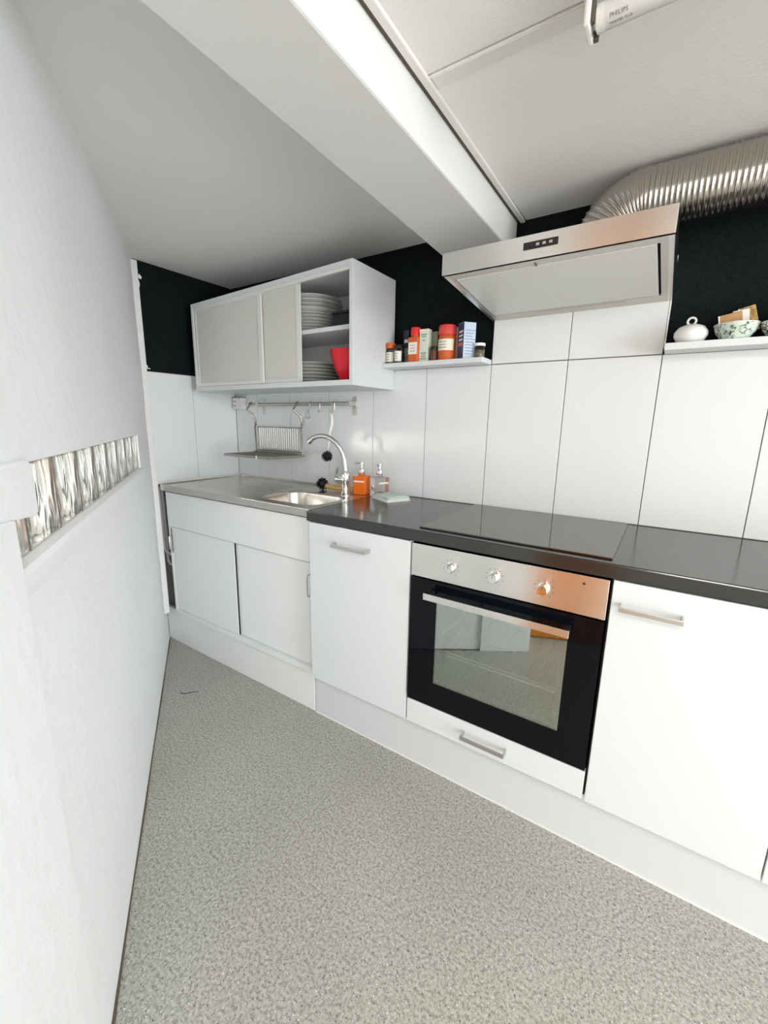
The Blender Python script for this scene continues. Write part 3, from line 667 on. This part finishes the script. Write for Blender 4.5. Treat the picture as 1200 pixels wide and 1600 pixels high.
build('lid', MB().lathe([(0, 0), (.048, 0), (.046, .006), (.012, .010), (.008, .018), (.016, .026), (.014, .034), (0, .036)], (-0.585, -0.068, 1.5925), 28), M['nickel'], t, smooth=True)
g = None
for k in range(2):
    x = -0.815 + 0.0 * k
    if g is None:
        g = thing('drinking_glass', 'clear drinking glass upside down at the back left behind the low plates', 'glass', (0, 0, 0), local=True)
        build('glass_shell', MB().lathe([(0.034, 0), (0.030, 0.098), (0, 0.1), (0, 0.092), (0.027, 0.09), (0.031, 0)], (0, 0, 0), 24), M['glass'], g, smooth=True); g.location = (-0.90, -0.05, 1.4592)
    else:
        g2 = copy_tree(g); g2.location = (-0.665, -0.046, 1.4592) ; g2['label'] = 'clear drinking glass upside down at the back between plates and jug'

# ------------------------------------------------------------------ shelves
t = thing('wall_shelf', 'short white wall shelf holding the spices left of the hood', 'shelf', (-0.2, 0.0, 1.526))
build('board', MB().prism([(-0.4275, -0.1), (0.034, -0.1), (0.037, -0.097), (0.037, -0.001), (-0.4275, -0.001)], 1.5245, 1.543, 'z'), M['white'], t, bevel=0.001)
t = thing('wall_shelf', 'white wall shelf with bowls to the right of the hood', 'shelf', (1.1, 0.0, 1.5245))
build('board', B(0.6265, 1.6, -0.1, -0.001, 1.5245, 1.545), M['white'], t, bevel=0.001)

ZS = 1.543
def jar(label, x, y, r, h, ch, body, cap, content=None, lab=None, name='spice_jar', sq=False, capr=None, z=ZS, labm='cream', seg=24):
    t = thing(name, label, 'jar', (x, y, z)); hb = h - ch; cr = capr or r * 1.02
    if sq:
        m2 = MB().prism(rrect(x - r, x + r, y - r, y + r, r * .35, 4), z, z + hb - .006, 'z'); build('jar_body', m2, M[body], t, bevel=.002)
        build('neck', MB().cyl((x, y, z + hb - .006), r * .75, .006, 'z'), M[body], t, smooth=True)
    else:
        m2 = MB().lathe([(0, 0), (r * .93, 0), (r, .003), (r, hb - .012), (r * .93, hb - .005), (r * .86, hb), (0, hb)], (x, y, z), seg); build('jar_body', m2, M[body], t, smooth=True)
    if content: build('contents', MB().cyl((x, y, z + .004), r * .9, (hb - .012) * .8, 'z', seg), M[content], t)
    build('cap', MB().lathe([(0, 0), (cr, 0), (cr, ch * .8), (cr * .92, ch), (0, ch)], (x, y, z + hb), seg), M[cap], t, smooth=True)
    if lab:
        z0, z1 = z + hb * lab[0], z + hb * lab[1]; m3 = MB()
        if sq: m3.box(x - r * .8, x + r * .8, y - r - .0008, y - r + .0004, z0, z1)
        else:
            pts = [(x + (r + .0006) * math.cos(a), y + (r + .0006) * math.sin(a)) for a in [math.radians(200 + 14 * k) for k in range(11)]]
            pts += [(x + (r - .0006) * math.cos(a), y + (r - .0006) * math.sin(a)) for a in [math.radians(340 - 14 * k) for k in range(11)]]
            m3.prism(pts, z0, z1, 'z')
        lb = build('label', m3, M[labm], t)
        m4 = MB(); rows = 3
        for k in range(rows):
            zz = z0 + (z1 - z0) * (0.25 + .25 * k); ww = r * (.5 - .12 * (k % 2))
            m4.box(x - ww, x + ww * .8, y - r - .0016, y - r - .0006, zz - .0008, zz + .0008)
        build('printed_lines', m4, M['print'], lb, kind='stuff')
    return t
jar('small glass spice jar with orange cap at the left end of the shelf', -0.409, -0.06, 0.0205, 0.089, 0.022, 'glass', 'caporange', 'herb', (.15, .75))
jar('small glass spice jar with black cap, second from the left', -0.362, -0.07, 0.0185, 0.078, 0.014, 'glass', 'blackp', 'greyspice', (.15, .8), labm='paper')
jar('clear grey pepper mill standing before the navy tube', -0.328, -0.045, 0.019, 0.100, 0.014, 'glass', 'nickel', 'greyspice')
t = thing('grinder', 'navy black tall spice tube behind the pepper mill', 'jar', (-0.335, -0.02, ZS)); build('tube_body', MB().lathe([(0, 0), (.018, 0), (.018, .10), (.016, .104), (.018, .108), (.018, .142), (0, .144)], (-0.348, -0.0205, ZS), 20), M['navy'], t, smooth=True)
jar('tall orange spice bottle with a bright red cap and white label', -0.282, -0.062, 0.0255, 0.141, 0.034, 'paprika', 'capred', None, (.3, .75), sq=True, capr=.0215, labm='paper')
t = thing('herb_carton', 'tall pale green herb carton right of the red capped bottle', 'carton', (-0.232, -0.06, ZS))
build('carton_body', B(-0.256, -0.214, -0.078, -0.046, ZS, ZS + 0.128), M['herbpack'], t, bevel=0.002)
build('lid', B(-0.257, -0.213, -0.079, -0.045, ZS + .118, ZS + 0.130), M['cream'], t, bevel=0.002)
mp_ = MB()
for z_, w_ in ((.108, .014), (.10, .010), (.085, .006), (.035, .014), (.028, .010), (.02, .012), (.012, .015)): mp_.box(-.235 - w_, -.235 + w_, -.0788, -.0775, ZS + z_ - .0018, ZS + z_ + .0014)
build('printed_lines', mp_, M['printgreen'], t, kind='stuff')
t = thing('seasoning_tin', 'olive green tin half hidden behind the pale herb carton', 'tin', (-0.2, -0.03, ZS)); build('tin_body', B(-0.228, -0.190, -0.040, -0.008, ZS, ZS + 0.124), M['greenpack'], t, bevel=0.003)
build('pale_panel', B(-0.212, -0.194, -0.041, -0.0395, ZS + .02, ZS + .06), M['herbpack'], t)
jar('low dark glass jar between the herb carton and the large red capped jar', -0.190, -0.068, 0.0155, 0.058, 0.014, 'darkbrown', 'blackp')
t = jar('large orange spice jar with coral red cap and cream label', -0.139, -0.052, 0.036, 0.137, 0.037, 'paprika', 'capcoral', None, (.38, .82), capr=.0365)
t = thing('seasoning_packet', 'pale pink packet behind the large red capped jar', 'packet', (-0.1, -0.02, ZS)); build('packet_body', B(-0.118, -0.080, -0.030, -0.012, ZS, ZS + 0.135), M['blush'], t, bevel=0.003)
t = thing('salt_carton', 'blue and pale blue cardboard carton on the spice shelf', 'carton', (0, 0, 0), local=True)
cb = build('carton_body', B(-0.024, 0.024, -0.024, 0.024, 0, 0.136), M['bluebox'], t, bevel=0.001)
build('pale_side', B(-0.0235, 0.0235, -0.0248, -0.0236, 0.001, 0.1365), M['lightblue'], cb); build('top_flap', B(-0.0238, 0.0238, -.0238, .0238, .1355, .1368), M['lightblue'], cb)
mp_ = MB()
for k in range(9): mp_.box(-.018, .010 + .006 * (k % 3), -.0256, -.0246, .018 + .011 * k, .0195 + .011 * k)
build('printed_lines', mp_, M['bluebox'], cb, kind='stuff')
mp_ = MB()
for z_, m_ in ((.10, 1), (.085, 1), (.07, 1)): mp_.box(-.0252, -.0238, -.016, .012, z_, z_ + .007)
build('printed_bars', mp_, M['paper'], cb, kind='stuff'); build('printed_band', B(-.0252, -.0238, -.018, .016, .05, .062), M['pinkred'], cb)
t.location = (-0.053, -0.055, ZS); t.rotation_euler.z = math.radians(50); t.scale = (1.08, 1.08, 1)
jar('low clear glass jar with white lid at the right end of the shelf', 0.003, -0.052, 0.021, 0.058, 0.011, 'glass', 'whitep', 'herb', capr=.0225)

ZR = 1.545
t = thing('ceramic_pot', 'round white porcelain pot with a ring handle at the shelf left end', 'pot', (0.690, -0.053, ZR))
build('pot_body', MB().lathe([(0, 0), (0.026, 0), (0.036, .006), (0.0445, .022), (0.0440, .034), (0.034, .048), (.018, .055), (0, .057)], (0.689, -0.053, ZR), 36), M['porcelain'], t, smooth=True)
build('ring_handle', MB().tube([(0.687 + 0.0105 * math.cos(a * PI / 12), -0.053, ZR + .0655 + .0105 * math.sin(a * PI / 12)) for a in range(24)], .0032, 8, closed=True), M['porcelain'], t, smooth=True)
def bowl(label, x, r, h, mt, grp=None):
    t = thing('patterned_bowl', label, 'bowl', (x, -0.058, ZR))
    build('bowl_shell', MB().lathe([(0, 0), (r * .55, 0), (r * .62, .004), (r * .88, h * .5), (r, h), (r * .97, h + .001), (r * .84, h * .5), (r * .55, .008), (0, .007)], (x, -0.058, ZR), 44), M[mt], t, smooth=True)
    build('rim', MB().tube([(x + r * .985 * math.cos(a * PI / 22), -0.058 + r * .985 * math.sin(a * PI / 22), ZR + h) for a in range(44)], .0014, 6, closed=True), M['porcelain'], t, smooth=True)
    return t
bowl('pale green speckled ceramic bowl full of sachets on the right shelf', 0.797, 0.054, 0.044, 'greenbowl')
bowl('black and white lattice patterned bowl cut by the right image edge', 0.905, 0.054, 0.042, 'bwbowl')
def sachet(label, x, y, z, sx, sz, rot, m1, tilt=0, edge='paper', cat='sachet', name='sachet'):
    t = thing(name, label, cat, (0, 0, 0), local=True)
    build('wrapper', B(-sx / 2, sx / 2, -0.002, 0.002, 0, sz), M[m1], t, bevel=.0015)
    build('sealed_edge', B(-sx / 2 - .004, -sx / 2, -0.001, 0.001, 0, sz), M[edge], t)
    t.location = (x, y, z); t.rotation_euler = (math.radians(tilt), math.radians(rot), 0.1); return t
sachet('brown paper sachet leaning at the left of the green bowl', 0.788, -0.062, ZR + .024, .052, .052, -12, 'brown', 12)
sachet('white paper sachet in the middle of the green bowl', 0.812, -0.056, ZR + .020, .034, .064, -8, 'paper', 5)
sachet('ochre sachet standing at the right side of the green bowl', 0.836, -0.052, ZR + .024, .036, .072, -16, 'ochre', -4)
sachet('dark brown sachet in the lattice patterned bowl', 0.885, -0.055, ZR + .016, .046, .075, 16, 'darkbrown', -4, 'ochre')
sachet('tan paper packet behind the dark sachet in the lattice bowl', 0.915, -0.045, ZR + .016, .05, .08, 4, 'brown', -4)

# ------------------------------------------------------------------ socket
t = thing('wall_socket', 'white wall socket in the tiled corner under the wall cabinet', 'socket', (-1.53, 0, 1.385))
sb = build('socket_box', B(-1.562, -1.478, -0.036, -0.001, 1.352, 1.418), M['whitep'], t, bevel=0.004)
build('cover_edge', B(-1.563, -1.478, -0.037, -0.001, 1.418, 1.4205), M['dust'], sb)
for z in (1.398, 1.371): build('socket_hole', MB().cyl((-1.548, -0.036, z), 0.0035, 0.001, 'y', 10).cyl((-1.535, -0.036, z - .003), 0.0035, 0.001, 'y', 10), M['dust'], sb)

# ------------------------------------------------------------------ rail, drainer, hooks
t = thing('utensil_rail', 'steel utensil rail fixed to the tiles under the wall cabinet', 'rail', (-1.0, -0.05, 1.376))
build('bar', MB().tube([(-1.392, -0.05, 1.376), (-0.648, -0.05, 1.376)], 0.0085, 14), M['nickel'], t, smooth=True)
for x in (-1.318, -0.652):
    b_ = build('bracket', MB().box(x - .012, x + .012, -0.005, -0.0005, 1.322, 1.410).box(x - .009, x + .009, -.060, -.005, 1.366, 1.388), M['nickel'], t, bevel=.001)
    [build('screw', MB().cyl((x, -.005, z_), .004, .0015, 'y', 12), M['chrome'], b_, smooth=True) for z_ in (1.335, 1.40)]

t = thing('dish_drainer', 'steel wire dish drainer with drip tray hung from the rail', 'dish rack', (-1.19, -0.05, 1.376))
DX0, DX1 = -1.372, -1.000
for x in (DX0, DX1):
    build('hanging_arm', MB().tube([(x, -0.040, 1.376), (x, -0.052, 1.3875), (x, -0.064, 1.380), (x, -0.068, 1.366), (x, -.085, 1.345), (x + .02, -.060, 1.318), (x + .028, -.05, 1.29), (x + .022, -.045, 1.262), (x + .012, -0.042, 1.245), (x + .010, -.035, 1.105)], [.004, .0045, .005, .005, .006, .006, .006, .006, .005, .004], 8), M['wire'], t, smooth=True)
g = MB()
x0_, x1_ = DX0 + .022, DX1 + .002
build('basket_frame', MB().tube([(x0_, -.030, 1.25), (x1_, -.030, 1.25), (x1_, -.030, 1.118), (x0_, -.030, 1.118)], .003, 8, closed=True), M['wire'], t, smooth=True)
for k in range(20):
    x = x0_ + (x1_ - x0_) * (k + 1) / 21
    build('wire', MB().tube([(x, -.030, 1.25), (x, -.030, 1.135), (x, -.036, 1.122), (x, -.10, 1.106), (x, -.125, 1.106)], .0016, 5), M['wire'], t, smooth=True)
TX0, TX1, TY0, TY1, TZ = -1.362, -0.985, -0.262, -0.024, 1.094
tr = MB(); tr.box(TX0, TX1, TY0, TY0 + .004, TZ - .001, TZ + .013); tr.box(TX0, TX1, TY1 - .004, TY1, TZ - .001, TZ + .013); tr.box(TX0, TX0 + .004, TY0 + .004, TY1 - .004, TZ - .001, TZ + .013); tr.box(TX1 - .004, TX1, TY0 + .004, TY1 - .004, TZ - .001, TZ + .013)
ty = build('tray', tr, M['wire'], t, bevel=.001)
build('tray_floor', B(TX0 + .004, TX1 - .004, TY0 + .004, TY1 - .004, TZ - .001, TZ + .001), M['steel'], ty)
g = MB()
for k in range(30):
    x = TX0 + .01 + (TX1 - TX0 - .02) * k / 29; g.tube([(x, TY0 + .003, TZ + .011), (x, TY1 - .003, TZ + .011)], .0012, 5)
build('tray_wires', g, M['wire'], ty, smooth=True, kind='stuff')
build('tray_clip', B(-1.10, -1.092, TY0 - .002, TY0, TZ - .003, TZ + .015), M['whitep'], ty)

def hook(label, x):
    t = thing('s_hook', label, 'hook', (0, 0, 0), group='S-hooks on the steel rail', local=True)
    pts = arc((0, 0, 0), 0.0107, math.radians(-40), math.radians(190), 9, 'yz')[::1]
    pts = [(0, p[1], p[2]) for p in pts]
    # front leg down to the lower curl
    low = [(0, -0.0112, -0.015), (0, -0.0112, -0.028)] + [(0, -0.0012 - 0.010 + 0.010 * (1 - math.cos(a)) - .0, -0.028 - 0.010 * math.sin(a)) for a in [math.radians(30 * k) for k in range(1, 4)]]
    low = [(0, -0.0105, -0.014), (0, -0.0105, -0.026), (0, -.0135, -.036), (0, -.020, -.042), (0, -.028, -.040), (0, -.032, -.032)]
    build('hook_wire', MB().tube(pts + low, .0020, 8), M['nickel'], t, smooth=True)
    t.location = (x, -0.05, 1.376); return t
h1 = hook('steel S-hook directly right of the dish drainer on the rail', -0.905)
for x, l, a in ((-0.838, 'empty steel S-hook in the middle between drainer and dish brush', .3), (-0.752, 'steel S-hook carrying the white dish brush', 0), (-0.735, 'steel S-hook at the right beside the dish brush hook', -.3)):
    c = copy_tree(h1); c.location.x = x; c['label'] = l; c.rotation_euler.z = a
t = thing('ring_utensil', 'steel ring-handled peeler hanging on the hook beside the dish drainer', 'utensil', (-0.905, -0.073, 1.30))
build('ring', MB().tube([(-0.905 + .016 * math.cos(a * PI / 12), -.078, 1.318 + .017 * math.sin(a * PI / 12)) for a in range(24)], .0020, 8, closed=True), M['nickel'], t, smooth=True)
build('second_ring', MB().tube([(-0.938 + .012 * math.cos(a * PI / 12), -.078, 1.30 + .022 * math.sin(a * PI / 12)) for a in range(24)], .0022, 8, closed=True), M['whitep'], t, smooth=True)
build('blade', MB().prism([(-.926, 1.312), (-.918, 1.308), (-.945, 1.235), (-.952, 1.215), (-.95, 1.245)], -.080, -.077), M['chrome'], t)
t = thing('dish_brush', 'white handled dish brush with a black bristle head hanging from the rail', 'brush', (-0.752, -0.076, 1.33))
build('handle', MB().tube([(-.752, -.0765, 1.325), (-.742, -.078, 1.318), (-.738, -.079, 1.29), (-.742, -.08, 1.265), (-.753, -.08, 1.235), (-.757, -.08, 1.19), (-.765, -.08, 1.155)], [.003, .006, .008, .009, .006, .005, .006], 10), M['whitep'], t, smooth=True)
build('handle_slot', MB().prism(rrect(-.7445, -.7375, 1.268, 1.312, .003, 3), -.0885, -.0865), M['nickel'], t)
def bristle(c, r, n_, seed, length=.010, mt='blackp', par=None):
    g_ = MB(); rn = random.Random(seed)
    g_.lathe([(0, -r * .8), (r * .55, -r * .62), (r * .8, 0), (r * .55, r * .62), (0, r * .8)], c, 14)
    for _ in range(n_):
        v = Vector((rn.gauss(0, 1), rn.gauss(0, 1), rn.gauss(0, 1))).normalized()
        p0 = Vector(c) + v * r * .6; p1 = Vector(c) + v * r * rn.uniform(.95, 1.1)
        g_.tube([p0, p1], [.0022, .0015], 4)
    return build('bristle_head', g_, M[mt], par, kind='stuff')
bristle((-.770, -.083, 1.115), .028, 130, 3, par=t)

# ------------------------------------------------------------------ tap
t = thing('tap', 'chrome swan-neck mixer tap rising behind the sink bowl', 'tap', (-0.585, -0.165, HC))
build('tap_body', MB().lathe([(0, 0), (.025, 0), (.025, .006), (.0185, .010), (.0175, .035), (.016, .05), (.019, .062), (.021, .085), (.017, .108), (.0125, .118), (0, .119)], (-0.585, -0.165, HC), 28), M['chrome'], t, smooth=True)
sp = [(-.585, -.165, 1.055), (-.587, -.166, 1.085), (-.590, -.168, 1.115), (-.596, -.171, 1.143), (-.608, -.176, 1.169), (-.626, -.183, 1.192), (-.648, -.191, 1.209), (-.672, -.199, 1.219), (-.696, -.206, 1.222), (-.718, -.212, 1.219), (-.738, -.218, 1.211), (-.755, -.222, 1.198)]
build('spout', MB().tube(sp, [.0115] * 10 + [.0118, .0125], 16), M['chrome'], t, smooth=True)
build('spout_tip', MB().tube([(-.751, -.221, 1.202), (-.762, -.224, 1.189)], .0135, 16), M['chrome'], t, smooth=True)
build('lever', MB().lathe([(0, 0), (.017, 0), (.019, .01), (.019, .032), (.015, .040), (0, .042)], (0, 0, 0), 24).xf(Matrix.Translation((-.592, -.172, 1.020)) @ Matrix.Rotation(math.radians(-92), 4, 'Y') @ Matrix.Rotation(math.radians(12), 4, 'X')), M['chrome'], t, smooth=True)
build('lever_blade', MB().tube([(-.628, -.178, 1.035), (-.615, -.190, 1.062), (-.60, -.200, 1.078)], [.005, .006, .004], 10), M['chrome'], t, smooth=True)

# lying brush behind the sink
t = thing('scrubbing_brush', 'beech handled scrubbing brush with black bristles lying behind the sink', 'brush', (0, 0, 0), local=True)
build('handle', MB().tube([(0.02, 0, .024), (.05, 0, .020), (.12, 0, .016), (.17, 0, .0145), (.185, 0, .014)], [.013, .012, .012, .0125, .008], 14), M['wood'], t, smooth=True)
bristle((0, 0, .0315), .031, 220, 5, par=t)
t.location = (-0.775, -0.115, HC); t.rotation_euler.z = 0.12

# soap dispensers
def dispenser(label, x, y, liq, fill, mt):
    t = thing('soap_dispenser', label, 'dispenser', (0, 0, 0), local=True); r = .0345
    build('bottle', MB().prism(rrect(-r, r, -r, r, .010, 4), 0.0, .092, 'z'), M[mt], t, bevel=.004)
    if liq: build('label_band', B(-r * .78, r * .78, -r - .0008, -r + .0003, .062, .070), M['paper'], t)
    build('neck', MB().cyl((0, 0, .092), .014, .010), M[mt], t, smooth=True)
    build('collar', MB().lathe([(0, 0), (.016, 0), (.017, .004), (.016, .022), (.010, .027), (0, .027)], (0, 0, .102), 24), M['chrome'], t, smooth=True)
    build('pump_stem', MB().cyl((0, 0, .129), .0045, .022), M['chrome'], t, smooth=True)
    build('spout', MB().cyl((0, 0, .150), .012, .006).tube([(0, 0, .154), (-.020, -.018, .155), (-.027, -.024, .150)], .004, 8), M['chrome'], t, smooth=True)
    t.location = (x, y, HC + .0005)
    return t
a = dispenser('square glass soap dispenser filled with orange liquid', -0.548, -0.085, True, .75, 'orangesoap'); a.rotation_euler.z = .25; a.scale = (1, 1, .98)
b_ = dispenser('square clear soap dispenser between the orange one and the cloth', -0.449, -0.075, True, .6, 'clearsoap'); b_.rotation_euler.z = 1.2; b_.scale = (1, 1, .98)

# folded cloth
t = thing('dish_cloth', 'folded pale green and white cloth on the left end of the worktop', 'cloth', (0, 0, 0), local=True)
def clothlayer(sx, sy, z, th, seed, skew=0):
    from mathutils import noise
    g_ = MB(); nx_, ny_ = 22, 14; T = [[None] * (ny_ + 1) for _ in range(nx_ + 1)]; Bm = [[None] * (ny_ + 1) for _ in range(nx_ + 1)]
    for i in range(nx_ + 1):
        for j in range(ny_ + 1):
            u, v = i / nx_ - .5, j / ny_ - .5
            x = u * sx + .004 * noise.noise(Vector((v * 5, seed, 1))); y = v * sy + skew * u + .004 * noise.noise(Vector((u * 5, seed, 2)))
            e = min(1, min(.5 - abs(u), .5 - abs(v)) * 14); h = th * (.45 + .55 * e ** .5) + .003 * noise.noise(Vector((u * 6, v * 6, seed)))
            T[i][j] = g_.b.verts.new((x, y, z + h)); Bm[i][j] = g_.b.verts.new((x * .99, y * .99, z))
    for i in range(nx_):
        for j in range(ny_):
            g_.b.faces.new((T[i][j], T[i + 1][j], T[i + 1][j + 1], T[i][j + 1])); g_.b.faces.new((Bm[i][j], Bm[i][j + 1], Bm[i + 1][j + 1], Bm[i + 1][j]))
    for i in range(nx_): g_.b.faces.new((T[i][0], Bm[i][0], Bm[i + 1][0], T[i + 1][0])); g_.b.faces.new((T[i][ny_], T[i + 1][ny_], Bm[i + 1][ny_], Bm[i][ny_]))
    for j in range(ny_): g_.b.faces.new((T[0][j], T[0][j + 1], Bm[0][j + 1], Bm[0][j])); g_.b.faces.new((T[nx_][j], Bm[nx_][j], Bm[nx_][j + 1], T[nx_][j + 1]))
    return g_
build('white_fold', clothlayer(.140, .125, 0, .010, 1), M['clothw'], t, smooth=True); build('middle_fold', clothlayer(.136, .120, .0085, .008, 5), M['clothw'], t, smooth=True); build('green_fold', clothlayer(.134, .118, .016, .008, 8), M['cloth'], t, smooth=True)
t.location = (-0.352, -0.125, HC + .0005); t.rotation_euler.z = -0.45

# ------------------------------------------------------------------ pipes in the gap and thread on the floor
t = thing('water_pipe', 'white water pipe bending into the gap left of the sink cabinet', 'pipe', (-1.65, -0.4, 0.45))
build('pipe_run', MB().tube([(-1.69, -.462, .93), (-1.69, -.462, .56), (-1.685, -.455, .53), (-1.665, -.44, .51), (-1.63, -.40, .505), (-1.56, -.30, .505)], .008, 12), M['whitep'], t, smooth=True)
t = thing('water_pipe', 'lower white pipe elbow in the gap below the other pipe', 'pipe', (-1.65, -0.4, 0.4))
build('pipe_run', MB().tube([(-1.70, -.440, .93), (-1.70, -.440, .47), (-1.692, -.436, .448), (-1.668, -.42, .44), (-1.56, -.27, .438)], .009, 12), M['whitep'], t, smooth=True)
tag(build('dark_thread', MB().tube([(-1.130, -.752, .0015), (-1.118, -.757, .002), (-1.10, -.748, .0018), (-1.085, -.725, .0018), (-1.062, -.698, .0015)], [.0008, .0018, .002, .0018, .0008], 6), M['hairthread'], None, smooth=True, origin=(-1.1, -.73, 0)), 'small curved dark thread lying on the floor near the sink plinth', 'thread')
